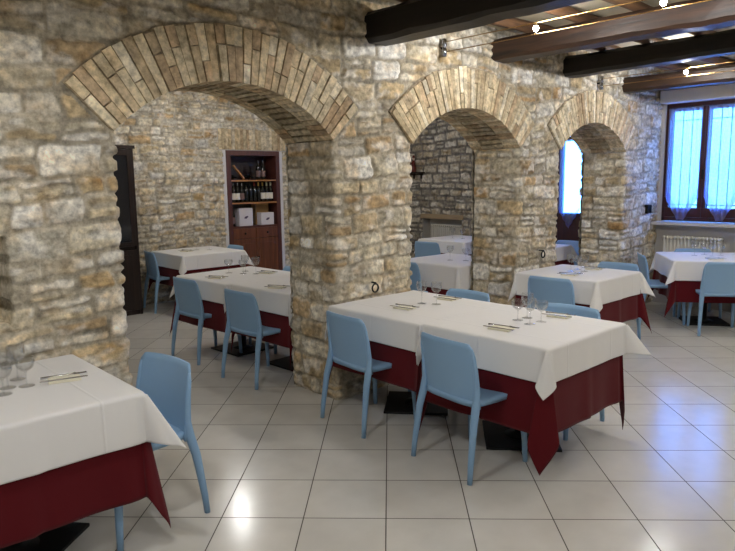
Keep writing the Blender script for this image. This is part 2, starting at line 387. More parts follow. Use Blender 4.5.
# brick arches
BP = np.array([lin(c)[:3] for c in ((214, 198, 166), (204, 184, 150), (224, 212, 186), (192, 168, 136), (210, 192, 158), (198, 178, 146), (218, 204, 174))])
def wedge(V, F, C, c, zc, r0, r1, t0, t1, y0, y1, colr, g=.004):
    base = len(V); g0 = g/r0; jx = random.uniform(-.003, .003)
    for r in (r0+.001, r1-.002):
        for t in (t0+g/r, t1-g/r):
            for y in (y0, y1): V.append((c+r*math.sin(t)+jx, y, zc+r*math.cos(t)))
    for f in ((0, 1, 3, 2), (4, 6, 7, 5), (0, 4, 5, 1), (2, 3, 7, 6), (0, 2, 6, 4), (1, 5, 7, 3)): F.append([base+i for i in f])
    for k in range(8): C.append(colr*random.uniform(.92, 1.06))
rb = random.Random(11)
for ai, a in enumerate(ARCH):
    c, hs, Rr, zc = circ(a); tm = math.asin(hs/Rr); n = int(round(2*tm*(Rr)/a[3])); dt = 2*tm/n
    V, F, C = [], [], []
    for i in range(n):
        t0 = -tm+i*dt; t1 = t0+dt; L = RD+rb.uniform(-.014, .008)
        m = rb.choice(('full', 'a', 'b', 'a', 'b')) if ai == 0 else rb.choice(('full', 'full', 'full', 'a', 'b'))
        sp_ = [0, L] if m == 'full' else ([0, L*.36, L] if m == 'a' else [0, L*.64, L])
        for u, v in zip(sp_[:-1], sp_[1:]):
            cc = BP[rb.randrange(len(BP))]*rb.uniform(.8, 1.12)
            wedge(V, F, C, c, zc, Rr+u+(.003 if u else 0), Rr+v-(.003 if v < L else 0), t0, t1, YW-.022+rb.uniform(-.006, .006), YW+.16, cc, .003 if ai else .004)
            wedge(V, F, C, c, zc, Rr+u+(.003 if u else 0), Rr+v, t0, t1, YB-.12, YB+.012, cc, .003)
    mesh_np('arch_ring', np.array(V), np.array(F), np.array(C), M['brick'], wall, smooth=False)
    # mortar bed just behind the brick faces, and the vault under the arch
    V, F, C = [], [], []; mc = np.array(lin((158, 146, 124))[:3]); nn = 48
    for i in range(nn):
        t0 = -tm+i*2*tm/nn; t1 = t0+2*tm/nn
        wedge(V, F, C, c, zc, Rr+.020, Rr+RD+.004, t0, t1, YW-.008, YB+.004, mc, -.0005)
    mesh_np('mortar_bed', np.array(V), np.array(F), np.array(C), M['brick'], wall, smooth=False)
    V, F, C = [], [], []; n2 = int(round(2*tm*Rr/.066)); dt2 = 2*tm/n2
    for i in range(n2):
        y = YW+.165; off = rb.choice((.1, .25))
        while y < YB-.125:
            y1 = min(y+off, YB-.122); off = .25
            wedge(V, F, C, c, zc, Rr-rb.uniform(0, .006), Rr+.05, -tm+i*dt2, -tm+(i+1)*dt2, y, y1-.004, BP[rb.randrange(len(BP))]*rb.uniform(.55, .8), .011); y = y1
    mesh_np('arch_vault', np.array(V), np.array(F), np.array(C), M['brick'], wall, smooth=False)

# ------------------------------------------------------------------ room shell
XE = 8.6; YBK = 8.5
bm = bmesh.new(); box(bm, -2.2, 9.0, -3.2, 8.8, -.12, 0); struct(obj('floor', bm, M['floor']))
# back wall of the inner room, with an opening for the wine shelf
SH = (5.09, 6.04, 2.12)
kb = lambda S, Z: ~((S > SH[0]-.05) & (S < SH[1]+.05) & (Z < SH[2]+.005)) & ~((S > 4.97) & (S < 6.2) & (Z > SH[2]) & (Z < 2.44))
wb = struct(sheet('wall_back', line(-2.0, YBK, XE, YBK, 0, -1, -2.0, .014), np.arange(0, ZT, .014), keep=kb, seed=21, hr=(.07, .14), wr=(.12, .34), depth=.02, mcol=(190, 182, 166)))
V, F, C = [], [], []; x = 4.98
while x < 6.17:
    w = rb.uniform(.045, .06); b0 = len(V); cc = BP[rb.randrange(len(BP))]*rb.uniform(.7, 1.)
    for xx in (x, x+w-.006):
        for yy in (YBK-.015+rb.uniform(-.003, .003), YBK+.05):
            for zz in (SH[2]+.012, 2.435+rb.uniform(-.01, .01)): V.append((xx, yy, zz)); C.append(cc)
    for f in ((0, 1, 3, 2), (4, 6, 7, 5), (0, 4, 5, 1), (2, 3, 7, 6), (0, 2, 6, 4), (1, 5, 7, 3)): F.append([b0+i for i in f])
    x += w
mesh_np('brick_lintel', np.array(V), np.array(F), np.array(C), M['brick'], wb, smooth=False)
boxes('lintel_mortar', [(4.96, 6.21, YBK+.0, YBK+.06, SH[2]+.0, 2.45)], M['wallpl'], wb)
# end wall (inner room side): grey rubble with a glazed door and a radiator niche
DR = (4.62, 5.58, 2.3); RN = (6.86, 7.76, .975)
ke = lambda S, Z: ~((S > DR[0]) & (S < DR[1]) & (Z < DR[2])) & ~((S > RN[0]) & (S < RN[1]) & (Z < RN[2]))
path = [(XE, y, -1, 0, y) for y in np.arange(YB, YBK+.001, .014)]
we = struct(sheet('wall_end_inner', path, np.arange(0, ZT, .014), keep=ke, seed=33, pal=PALG, mcol=(128, 124, 120), hr=(.09, .17), wr=(.16, .36), mort=.012, depth=.022))
boxes('niche_lining', [(XE+.005, XE+.2, RN[0]-.02, RN[0], 0, RN[2]), (XE+.005, XE+.2, RN[1], RN[1]+.02, 0, RN[2]), (XE+.2, XE+.22, RN[0]-.02, RN[1]+.02, 0, RN[2])], M['wallpl'], we)
boxes('niche_lintel', [(XE-.035, XE+.2, RN[0]-.02, RN[1]+.03, RN[2], 1.055)], M['lintel'], we, .006)
# end wall (dining room side): window recess, sill, lintel
boxes('recess_wall', [], M['wallpl']) if 0 else None
w1 = struct(boxes('wall_end', [(XE, XE+.15, 2.62, 3.66, 0, 1.06), (XE, XE+.15, 2.60, 3.66, 2.585, ZT), (XE, XE+.15, 3.587, 4.0, 1.06, 2.585), (XE-.0, XE+.15, 3.66, 4.0, 0, ZT), (XE-.14, XE+.15, -3.2, 2.6, 0, ZT)], M['wallpl']))
boxes('lintel_band', [(XE-.16, XE+.1, -1.5, 3.60, 2.57, 2.72)], M['paintwhite'], w1, .004)
struct(boxes('trim_1', [(XE-.19, XE+.13, 2.0, 3.615, 1.045, 1.085)], M['marble'], None, .006))
struct(boxes('wall_left', [(-2.15, -2.0, -3.2, 8.8, 0, ZT)], M['wallpl']))
struct(boxes('wall_rear', [(-2.15, 9.0, -3.2, -3.0, 0, ZT)], M['wallpl']))
struct(boxes('wall_shell', [(-2.15, 9.0, YBK+.42, YBK+.5, 0, ZT), (XE+.3, XE+.38, YB, DR[0]-.02, 0, ZT), (XE+.3, XE+.38, DR[1]+.02, YBK+.45, 0, ZT), (XE+.3, XE+.38, DR[0]-.02, DR[1]+.02, DR[2]+.02, ZT)], M['wallpl']))
struct(boxes('ceiling', [(-2.15, 9.0, -3.2, YW-.03, 2.99, 3.06), (-2.15, 9.0, YB+.04, YBK+.5, 2.99, 3.06), (-2.15, 9.0, YW-.05, YB+.05, ZT, 3.06)], M['plaster']))

# beams, each its own thing
def beam(x, w, z0, z1, mat, label, y0=-3.0, y1=YW+.05, seed=1, name='ceiling_beam'):
    bm = bmesh.new(); n = 40; rs = random.Random(seed); prev = None
    for i in range(n+1):
        y = y0+(y1-y0)*i/n; dx = .012*math.sin(y*1.7+seed)+rs.uniform(-.004, .004); dz = .010*math.sin(y*1.2+seed*2)+rs.uniform(-.004, .004)
        k = .03
        pr = [(-w/2, z0+k), (-w/2+k, z0), (w/2-k, z0), (w/2, z0+k), (w/2, z1-k), (w/2-k, z1), (-w/2+k, z1), (-w/2, z1-k)]
        ring = [bm.verts.new((x+dx+a+rs.uniform(-.004, .004), y, b+dz*(1 if b < (z0+z1)/2 else .2)+rs.uniform(-.004, .004))) for a, b in pr]
        if prev:
            for q in range(8): bm.faces.new((prev[q], prev[(q+1) % 8], ring[(q+1) % 8], ring[q]))
        else: bm.faces.new(ring)
        prev = ring
    bm.faces.new(prev)
    o = obj(name, bm, mat, smooth=False); return tag(o, label, 'beam', 'old wooden beams carrying the ceiling')
beam(3.50, .23, 2.665, 2.885, M['beam'], 'nearly black wooden ceiling beam between the large and the middle arch', seed=1)
beam(5.05, .23, 2.705, 2.895, M['beambrown'], 'reddish brown ceiling beam meeting the wall right of the middle arch', seed=2)
beam(6.27, .22, 2.70, 2.89, M['beam'], 'black ceiling beam ending at the wall left of the smallest arch', seed=3)
beam(7.57, .20, 2.64, 2.80, M['beambrown'], 'low brown ceiling beam nearest the barred window', seed=4)
rs = random.Random(5)
for i, y in enumerate([3.28, 2.82, 2.36, 1.9, 1.44, .98, .5]):
    bm = bmesh.new(); pts = []; rr = []
    for k in range(28):
        x = 2.6+6.0*k/27*.985; pts.append((x, y+.02*math.sin(x*2+i)+rs.uniform(-.006, .006), 2.94+rs.uniform(-.004, .004))); rr.append(rs.uniform(.042, .054))
    tube(bm, pts, rr, 10)
    tag(obj('ceiling_joist', bm, M['joist'], smooth=True), ('rough round joist laid across the beams, nearest the arcade wall' if i == 0 else 'rough round joist laid across the beams, number %s out from the arcade wall' % ('second', 'third', 'fourth', 'fifth', 'sixth', 'seventh')[i-1]).replace('number ', ''), 'joist', 'round joists across the ceiling beams')

# ------------------------------------------------------------------ windows
def pane_window(name, y0, y1, z0, z1, X):
    pass
wn = struct(thing('window_1', '', ''))
for k in ('label', 'category'): del wn[k]
fz0, fz1 = 1.09, 2.56
WY = (2.62, 3.10, 3.585)
boxes('window_frame', [(XE+.03, XE+.09, WY[0], WY[2], fz0, fz0+.05), (XE+.03, XE+.09, WY[0], WY[2], fz1-.04, fz1+.02), (XE+.03, XE+.09, WY[2]-.035, WY[2], fz0, fz1), (XE+.03, XE+.09, WY[0], WY[0]+.035, fz0, fz1)], M['windowwood'], wn, .004)
for a, b in ((WY[0]+.037, WY[1]-.002), (WY[1]+.002, WY[2]-.037)):
    s = boxes('sash', [(XE+.025, XE+.07, a, b, fz0+.052, fz0+.17), (XE+.025, XE+.07, a, b, fz1-.09, fz1-.042), (XE+.025, XE+.07, a, a+.045, fz0+.17, fz1-.09), (XE+.025, XE+.07, b-.045, b, fz0+.17, fz1-.09)], M['windowwood'], wn, .004)
    boxes('pane', [(XE+.045, XE+.05, a+.04, b-.04, fz0+.165, fz1-.085)], M['pane'], s)
boxes('handle', [(XE+.0, XE+.02, WY[1]-.012, WY[1]+.012, 1.62, 1.74)], M['black'], wn, .004)
ow = struct(boxes('wall_outside', [(11.2, 11.3, -2.0, 5.3, -.1, 4.2)], M['outer']))
struct(boxes('ground_outside', [(8.98, 11.3, -4.0, 12.0, -.15, -.05)], M['outer']))
# iron grille outside
g = thing('window_grille', 'iron bar grille outside the tall two-sash window', 'grille', (XE+.22, 3.1, fz0))
for k in range(9): y = -.46+.115*k; bm = bmesh.new(); tube(bm, [(0, y, .0), (0, y, 1.48)], .008, 8); obj('upright_bar', bm, M['black'], g, True)
for z in (.2, 1.28): bm = bmesh.new(); tube(bm, [(0, -.5, z), (0, .5, z)], .007, 8); obj('cross_bar', bm, M['black'], g, True)
def curtain(y0, y1, zt, zb, ztip, X, label, amp=.012, n=40, ztp=.14, bl=.8):
    t = thing('sheer_curtain', label, 'curtain', (X, (y0+y1)/2, zt), 0, 'sheer window curtains')
    def grid(nm, f0, f1, mat, rows):
        V, F = [], []
        for i in range(n+1):
            u = i/n; y = (y0-y1)/2+(y1-y0)*u
            a, b = f0(u)-zt, f1(u)-zt
            for j in range(rows+1):
                z = a+(b-a)*j/rows; V.append((amp*math.sin(u*40)*(1 if -z > .05 else .3), y, z))
        for i in range(n):
            for j in range(rows): q = i*(rows+1)+j; F.append((q, q+1, q+rows+2, q+rows+1))
        me = bpy.data.meshes.new(nm); me.from_pydata(V, [], F); me.materials.append(mat)
        me.polygons.foreach_set('use_smooth', [True]*len(F)); o = bpy.data.objects.new(nm, me); link(o, t)
    # hem cut to a blunt point in the middle
    hem = lambda u: zb+(ztip-zb)*min(1, (1-abs(u-.5)*2)/bl)
    grid('panel', lambda u: zt, lambda u: hem(u)+ztp, M['sheer'], 16)
    grid('lace_hem', lambda u: hem(u)+ztp, hem, M['hem'], 4)
    bm = bmesh.new(); tube(bm, [(0, (y0-y1)/2-.005, 0), (0, (y1-y0)/2+.005, 0)], .006, 8); obj('rod', bm, M['chrome'], t, True)
    return t
curtain(WY[0]+.05, WY[1]-.03, fz1-.05, 1.40, 1.11, XE+.0, 'sheer bluish curtain on the right sash of the barred window')
curtain(WY[1]+.03, WY[2]-.04, fz1-.05, 1.40, 1.11, XE+.0, 'sheer bluish curtain on the left sash of the barred window')
# glazed door of the inner room, seen through the smallest arch
d1 = struct(thing('door_1', '', ''))
for k in ('label', 'category'): del d1[k]
boxes('door_frame', [(XE+.02, XE+.1, DR[0], DR[0]+.05, 0, DR[2]), (XE+.02, XE+.1, DR[1]-.05, DR[1], 0, DR[2]), (XE+.02, XE+.1, DR[0]+.05, DR[1]-.05, DR[2]-.05, DR[2])], M['windowwood'], d1)
DM = (DR[0]+DR[1])/2
for a, b in ((DR[0]+.052, DM-.002), (DM+.002, DR[1]-.052)):
    lf = boxes('door_leaf', [(XE+.03, XE+.08, a, b, .01, 1.15), (XE+.03, XE+.08, a, a+.06, 1.15, 2.24), (XE+.03, XE+.08, b-.06, b, 1.15, 2.24), (XE+.03, XE+.08, a+.06, b-.06, 2.18, 2.24)], M['windowwood'], d1, .003)
    boxes('pane', [(XE+.05, XE+.055, a+.055, b-.055, 1.145, 2.185)], M['pane'], lf)
boxes('handle', [(XE+.0, XE+.028, DM+.01, DM+.03, 1.0, 1.12)], M['chrome'], d1, .004)
curtain(4.735, 5.085, 2.2, 1.20, .92, XE-.0, 'pointed sheer curtain on the right leaf of the inner glazed door', ztp=.05, bl=1.)
curtain(5.125, 5.475, 2.2, 1.20, .92, XE-.0, 'pointed sheer curtain on the left leaf of the inner glazed door', ztp=.05, bl=1.)

# ------------------------------------------------------------------ radiators
def radiator(y0, y1, z0, z1, X, label):
    t = thing('radiator', label, 'radiator', (X, (y0+y1)/2, z0), 0)
    n = int(round((y1-y0)/.045)); h = z1-z0; me = None
    for i in range(n):
        y = (y0-y1)/2+(i+.5)*(y1-y0)/n
        if me is None:
            bm = bmesh.new()
            for x in (-.045, .0, .045): tube(bm, [(x, 0, .03), (x, 0, h-.03)], .0105, 8)
            for z in (.03, h-.03): tube(bm, [(-.06, 0, z), (.06, 0, z)], [.016, .016], 8); lathe(bm, [(.001, -.02), (.017, -.012), (.02, 0), (.017, .012), (.001, .02)], 8, (-.055, 0, z), cap=False)
            o = obj('radiator_section', bm, M['rad'], t, True); me = o.data
        else: o = bpy.data.objects.new('radiator_section', me); link(o, t)
        o.location = (0, y, 0)
    for z in (.03, h-.03): bm = bmesh.new(); tube(bm, [(0, (y0-y1)/2, z), (0, (y1-y0)/2, z)], .013, 8); obj('header_pipe', bm, M['rad'], t, True)
    for y in (-.2, .17): boxes('bracket', [(.0, .075, y, y+.03, h*.6, h*.6+.03)], M['rad'], t)
    for y in (-.25, .25): bm = bmesh.new(); tube(bm, [(0, y, -z0), (0, y, .03)], .012, 8); obj('foot', bm, M['rad'], t, True)
radiator(2.79, 3.49, .28, .92, XE-.078, 'white column radiator under the barred window sill')
radiator(6.93, 7.62, .22, .885, XE+.11, 'white column radiator in the low niche of the inner room')

# ------------------------------------------------------------------ chairs
CW = .235
def make_chair():
    t = thing('dining_chair', 'x', 'chair')
    # seat: dished square plate with rounded corners and a turned-down rim
    bm = bmesh.new(); n = 14; V = {}
    def sq(u, v, hx, hy, p=5.):
        m = max(abs(u), abs(v));
        if m < 1e-6: return 0., 0.
        k = m/((abs(u)**p+abs(v)**p)**(1/p)); return u*k*hx, v*k*hy
    for i in range(n+1):
        for j in range(n+1):
            u, v = i/n*2-1, j/n*2-1; x, y = sq(u, v, .222, .222)
            e = max(abs(u), abs(v)); z = .452-.012*(1-u*u)*(1-v*v)-.012*max(0, u-.5)**2*4-(.004 if e > .99 else 0)
            V[i, j] = bm.verts.new((x*1.+.012, y*(1-.02*u), z))
    for i in range(n):
        for j in range(n): bm.faces.new((V[i, j], V[i+1, j], V[i+1, j+1], V[i, j+1]))
    bd = [V[i, 0] for i in range(n)]+[V[n, j] for j in range(n)]+[V[i, n] for i in range(n, 0, -1)]+[V[0, j] for j in range(n, 0, -1)]
    low = [bm.verts.new((v.co.x*.985, v.co.y*.985, v.co.z-.032)) for v in bd]
    inn = [bm.verts.new((v.co.x*.93, v.co.y*.93, v.co.z-.030)) for v in bd]; inn2 = [bm.verts.new((v.co.x*.93, v.co.y*.93, v.co.z-.014)) for v in bd]
    m = len(bd)
    for A, B in ((bd, low), (low, inn), (inn, inn2)):
        for k in range(m): bm.faces.new((A[k], A[(k+1) % m], B[(k+1) % m], B[k]))
    bm.faces.new(inn2)
    s = obj('seat', bm, M['chair'], t, True)
    # backrest: curved shell, corners rounded, wings bent forward
    bm = bmesh.new(); NS, NTt = 20, 12; G = {}
    for side in (0, 1):
        for i in range(NS+1):
            for j in range(NTt+1):
                s_ = i/NS*2-1; tt = j/NTt; a = abs(s_)
                rc = .03; q = max(0, (a*.222-(.222-rc))/rc); ztop = .778-rc*(1-math.sqrt(max(0, 1-q*q)))+.004*(1-s_*s_)
                zb = .405+.012*(1-s_*s_)
                z = zb+(ztop-zb)*tt; hw = .222-.012*((z-.42)/.36)
                x = -.200-.055*max(0, (z-.42)/.36)**1.3+.030*a**2.2
                if side: x += .012+.004*(1-tt)
                G[side, i, j] = bm.verts.new((x, s_*hw, z))
    for side in (0, 1):
        for i in range(NS):
            for j in range(NTt):
                f = (G[side, i, j], G[side, i+1, j], G[side, i+1, j+1], G[side, i, j+1]); bm.faces.new(f if side else f[::-1])
    for i in range(NS):
        for j in (0, NTt): bm.faces.new((G[0, i, j], G[1, i, j], G[1, i+1, j], G[0, i+1, j]))
    for j in range(NTt):
        for i in (0, NS): bm.faces.new((G[0, i, j], G[0, i, j+1], G[1, i, j+1], G[1, i, j]))
    bmesh.ops.recalc_face_normals(bm, faces=bm.faces[:])
    o = obj('backrest', bm, M['chair'], t, True)
    for sg in (-1, 1):
        bm = bmesh.new()
        tube(bm, [(-.252, sg*.240, 0), (-.243, sg*.237, .1), (-.213, sg*.226, .32), (-.188, sg*.217, .42), (-.178, sg*.217, .50), (-.190, sg*.214, .62), (-.204, sg*.211, .70), (-.210, sg*.209, .738)], [.015, .017, .022, .024, .018, .0145, .012, .007], 12)
        obj('leg', bm, M['chair'], t, True)
        bm = bmesh.new()
        tube(bm, [(.222, sg*.226, 0), (.217, sg*.223, .12), (.203, sg*.212, .34), (.198, sg*.205, .432)], [.015, .017, .021, .023], 12)
        obj('leg', bm, M['chair'], t, True)
    return t
CH = make_chair()
GP = 'pale blue moulded dining chairs'
chairs = [  # x, y (centre), heading degrees, label
    (2.965, 2.285, -7, 'blue chair in the foreground at the left side of the front right table'),
    (2.985, 3.185, -5, 'blue chair on the left side of the table that touches the first stone pier'),
    (1.215, 3.03, 188, 'blue chair at the lower left corner table'),
    (3.83, 3.17, 180, 'blue chair behind the table that touches the first stone pier'),
    (3.83, 2.26, 181, 'blue chair behind the front right table, its top edge above the glasses'),
    (3.03, 5.53, 2, 'left of two blue chairs in front of the large arch table'),
    (3.01, 4.56, 3, 'right of two blue chairs in front of the large arch table'),
    (3.74, 5.33, 180, 'blue chair behind the long table in the large arch, beside the stone pier'),
    (3.84, 8.02, -8, 'blue chair beside the dark glazed cabinet at the farthest left table'),
    (4.57, 7.84, 178, 'blue chair in front of the wine shelf at the farthest left table'),
    (5.33, 3.10, 4, 'blue chair with its back to us at the table against the second pier'),
    (6.22, 3.08, 182, 'blue chair behind the table that stands against the second pier'),
    (7.51, 3.09, -55, 'blue chair seen side-on between the second pier table and the window table'),
    (7.39, 2.42, 35, 'blue chair seen from behind at the window table'),
    (8.09, 2.91, 215, 'blue chair between the window table and the radiator under the barred window'),
    (5.29, 4.88, 2, 'blue chair just behind the first pier, seen through the middle arch'),
    (7.10, 6.16, 4, 'blue chair in front of the bluish table by the niche radiator'),
    (8.05, 4.68, 180, 'blue chair in front of the bright glazed door in the smallest arch'),
]
for i, (x, y, a, lb) in enumerate(chairs):
    if i == 0: CH.location = (x, y, 0); CH.rotation_euler = (0, 0, R(a)); CH['label'] = lb; CH['group'] = GP
    else: dup(CH, (x, y, 0), R(a), lb, GP)

# ------------------------------------------------------------------ tables with two cloths
TH = .745
def cloth(name, hx, hy, d, z, off, mat, corners, loc, rz, label, cat, group, seed, flat=()):
    rs = random.Random(seed); rr = .012
    X0, Y0 = hx+off, hy+off
    def axis(h):
        a = list(np.linspace(-h-d, -h, 27)[:-1])+list(np.linspace(-h, h, 25))+list(np.linspace(h, h+d, 27)[1:]); return a
    U, W = axis(X0), axis(Y0); V, F, UV = [], [], []
    ph = [random.Random(seed%50).uniform(0, 6.28)+1.7*q for q in range(12)]
    def fall(L):
        if L < rr*1.57: return rr*math.sin(L/rr), rr*(1-math.cos(L/rr))
        return rr, rr+L-rr*1.57
    for u in U:
        for v in W:
            a = max(abs(u)-X0, 0); b = max(abs(v)-Y0, 0); sx = 1 if u > 0 else -1; sy = 1 if v > 0 else -1
            if a == 0 and b == 0: p = (u, v, z+.0015*math.sin(u*9+ph[0])*math.sin(v*8+ph[1]))
            elif b == 0 or a == 0:
                if b == 0: L, t, h, nrm, key = a, v, Y0, (sx, 0), (sx, 0)
                else: L, t, h, nrm, key = b, u, X0, (0, sy), (0, sy)
                o_, dn = fall(L); k = L/d; e = 1-(abs(t)/h)**6
                fl = 0 if key in flat else 1
                o_ += fl*(L*.05+(L/.4)*e*.011*(math.sin(t*9+ph[2]+sx+2*sy)+.6*math.sin(t*17+ph[3])) + .004)
                o_ = max(o_, .002)
                p = (sx*(X0+o_) if b == 0 else u, v if b == 0 else sy*(Y0+o_), z-dn)
            else:
                L = math.hypot(a, b); phi = math.atan2(b, a); s = 1-abs(phi-math.pi/4)/(math.pi/4)
                flare, tw, bulge = corners[(sx, sy)]
                sm = s if s < .8 else .8+.2*math.sin((s-.8)/.2*math.pi/2)*.9
                o_, dn = fall(L)
                cx, cy = math.cos(phi), math.sin(phi)
                dirx, diry = .7071, .7071
                tx, ty = -.7071, .7071
                side = 1 if phi > math.pi/4 else -1
                hoff = flare*sm; tn = tw*sm+side*bulge*math.sin(math.pi*s)*1.
                hxo = L*(hoff*dirx+tn*tx); hyo = L*(hoff*diry+tn*ty)
                fx = 0 if (sx, 0) in flat else 1; fy = 0 if (0, sy) in flat else 1
                edge = L*.05+.004
                hxo += o_*cx+fx*edge*cx*(1-s); hyo += o_*cy+fy*edge*cy*(1-s)
                if not fx: hxo = min(hxo, .006)
                if not fy: hyo = min(hyo, .006)
                q = math.hypot(hxo, hyo); dz = dn*math.sqrt(max(.05, 1-min(.95, (q/max(L, 1e-3))**2))) if L > .03 else dn
                p = (sx*(X0+hxo), sy*(Y0+hyo), z-dz)
            V.append(p); UV.append(((u+X0+d)/(2*(X0+d)), (v+Y0+d)/(2*(Y0+d))))
    nv = len(W)
    for i in range(len(U)-1):
        for j in range(nv-1): F.append((i*nv+j, (i+1)*nv+j, (i+1)*nv+j+1, i*nv+j+1))
    me = bpy.data.meshes.new(name); me.from_pydata(V, [], F); me.materials.append(mat)
    ul = me.uv_layers.new(name='UVMap')
    for lp in me.loops: ul.data[lp.index].uv = UV[lp.vertex_index]
    me.polygons.foreach_set('use_smooth', [True]*len(F))
    o = bpy.data.objects.new(name, me); link(o); o.location = loc; o.rotation_euler = (0, 0, rz)
    sd = o.modifiers.new('hem', 'SOLIDIFY'); sd.thickness = .0016; sd.offset = 1.
    return tag(o, label, cat, group)
def table(cx, cy, hx, hy, rz, name, corners, flat=(), seed=1, red_c=None, wd=.19, rd=.45, baserot=0):
    t = thing('dining_table', 'dark pedestal '+name.replace('of the ', '', 1), 'table', (cx, cy, 0), rz, 'pedestal dining tables')
    bm = bmesh.new(); box(bm, -hx, hx, -hy, hy, TH-.03, TH); bevel(bm, .004); obj('tabletop', bm, M['tabletop'], t)
    bm = bmesh.new(); lathe(bm, [(.10, 0.02), (.035, .04), (.032, TH-.06), (.12, TH-.05), (.12, TH-.031)], 20); obj('column', bm, M['black'], t, True)
    bm = bmesh.new(); Mr = Matrix.Rotation(R(baserot), 4, 'Z'); box(bm, -.23, .23, -.23, .23, 0, .018, M_=Mr); bevel(bm, .006); obj('base_plate', bm, M['black'], t)
    rc = red_c or {k: (min(.25, v[0]*.6), v[1]*.3, v[0]*.1) for k, v in corners.items()}
    cloth('burgundy_undercloth', hx, hy, rd, TH+.003, .0, M['red'], rc, (cx, cy, 0), rz, 'burgundy undercloth '+name, 'tablecloth', 'burgundy undercloths', seed+50, flat)
    cloth('white_tablecloth', hx, hy, wd, TH+.009, .016, M['white'], corners, (cx, cy, 0), rz, 'white tablecloth '+name, 'tablecloth', 'white tablecloths', seed, flat)
K = lambda a, b, c, d: {(-1, -1): a, (1, -1): b, (-1, 1): c, (1, 1): d}
hf = .43
table(3.45, 2.265, .42, .43, 0, 'of the front right table nearest us', K((.22, -.12, .22), (.62, .1, .1), (.2, 0, .12), (.3, 0, .1)), flat=((0, 1),), seed=1,
      red_c=K((.08, -.05, .14), (.06, 0, .07), (.12, 0, .1), (.15, 0, .1)), wd=.20, rd=.50, baserot=40)
table(3.435, 3.16, .43, .43, 0, 'of the table joined to the front right one, beside the pier', K((.2, 0, .12), (.2, 0, .1), (.3, .05, .12), (.3, 0, .1)), flat=((0, -1), (0, 1)), seed=2, baserot=40)
table(.69, 3.14, .43, .425, 0, 'of the table in the lower left corner', K((.3, 0, .2), (.6, .12, .12), (.3, 0, .12), (.4, 0, .1)), flat=((0, 1),), seed=3, red_c=K((.2, 0, .1), (.14, -.06, .07), (.2, 0, .1), (.3, 0, .1)), wd=.23, rd=.48, baserot=40)
table(3.40, 5.50, .42, .41, R(3), 'of the left half of the long table through the large arch', K((.2, 0, .12), (.2, 0, .1), (.35, .05, .15), (.3, 0, .1)), flat=((0, -1),), seed=4)
table(3.49, 4.655, .42, .40, R(3), 'of the right half of the long table through the large arch', K((.12, 0, .05), (.1, 0, .05), (.2, 0, .12), (.3, 0, .1)), flat=((0, 1), (0, -1)), seed=5)
table(4.22, 7.86, .42, .42, 0, 'of the farthest left table near the wine shelf', K((.35, 0, .2), (.5, 0, .1), (.3, 0, .12), (.3, 0, .1)), seed=6, wd=.19, rd=.42)
table(5.73, 3.15, .40, .395, 0, 'of the table standing against the second pier', K((.3, -.1, .2), (.5, .1, .15), (.6, 0, .12), (.3, 0, .1)), flat=((0, 1),), seed=7, wd=.22)
table(7.795, 2.70, .42, .42, R(35), 'of the table in front of the barred window', K((.3, 0, .2), (.06, 0, .02), (.5, 0, .12), (.3, 0, .1)), seed=8, wd=.22)
table(5.70, 4.69, .42, .42, 0, 'of the table just inside the middle arch', K((.15, 0, .1), (.1, 0, .1), (.3, 0, .12), (.3, 0, .1)), seed=9, wd=.26)
table(7.80, 6.28, .42, .42, 0, 'of the bluish lit table by the niche radiator', K((.35, 0, .2), (.5, 0, .1), (.3, 0, .12), (.3, 0, .1)), seed=10)
table(7.55, 4.92, .40, .40, 0, 'of the small bright table seen through the smallest arch', K((.35, 0, .2), (.5, 0, .1), (.3, 0, .12), (.3, 0, .1)), seed=12)

# ------------------------------------------------------------------ glasses and place settings
TZ = TH+.0115
def make_glass(h, rb_, nm):
    t = thing(nm, 'x', 'glass'); bm = bmesh.new(); hb = h*.5
    lathe(bm, [(.004, hb), (.018, hb+.006), (rb_*.8, hb+.02), (rb_, hb+.042), (rb_*.98, h*.9), (rb_*.93, h), (rb_*.93-.0015, h), (rb_*.98-.002, h*.9), (rb_-.002, hb+.044), (rb_*.8-.002, hb+.023), (.014, hb+.010), (.001, hb+.009)], 24, cap=False)
    obj('bowl', bm, M['glass'], t, True)
    bm = bmesh.new(); lathe(bm, [(.004, .0045), (.0035, .02), (.0035, hb-.01), (.0055, hb-.0005)], 12); obj('stem', bm, M['glass'], t, True)
    bm = bmesh.new(); lathe(bm, [(.034, 0), (.034, .0015), (.02, .003), (.004, .0043)], 24); obj('foot', bm, M['glass'], t, True)
    return t
GL = {'wine_glass': make_glass(.165, .040, 'wine_glass'), 'water_goblet': make_glass(.135, .042, 'water_goblet')}
used = set()
def put_glass(kind, x, y, label, z=TZ):
    nice = 'stemmed glasses set on the tables'
    g = GL[kind]
    if kind not in used:
        used.add(kind); g.location = (x, y, z); g['label'] = label; g['group'] = nice; return
    dup(g, (x, y, z), 0, label, nice)
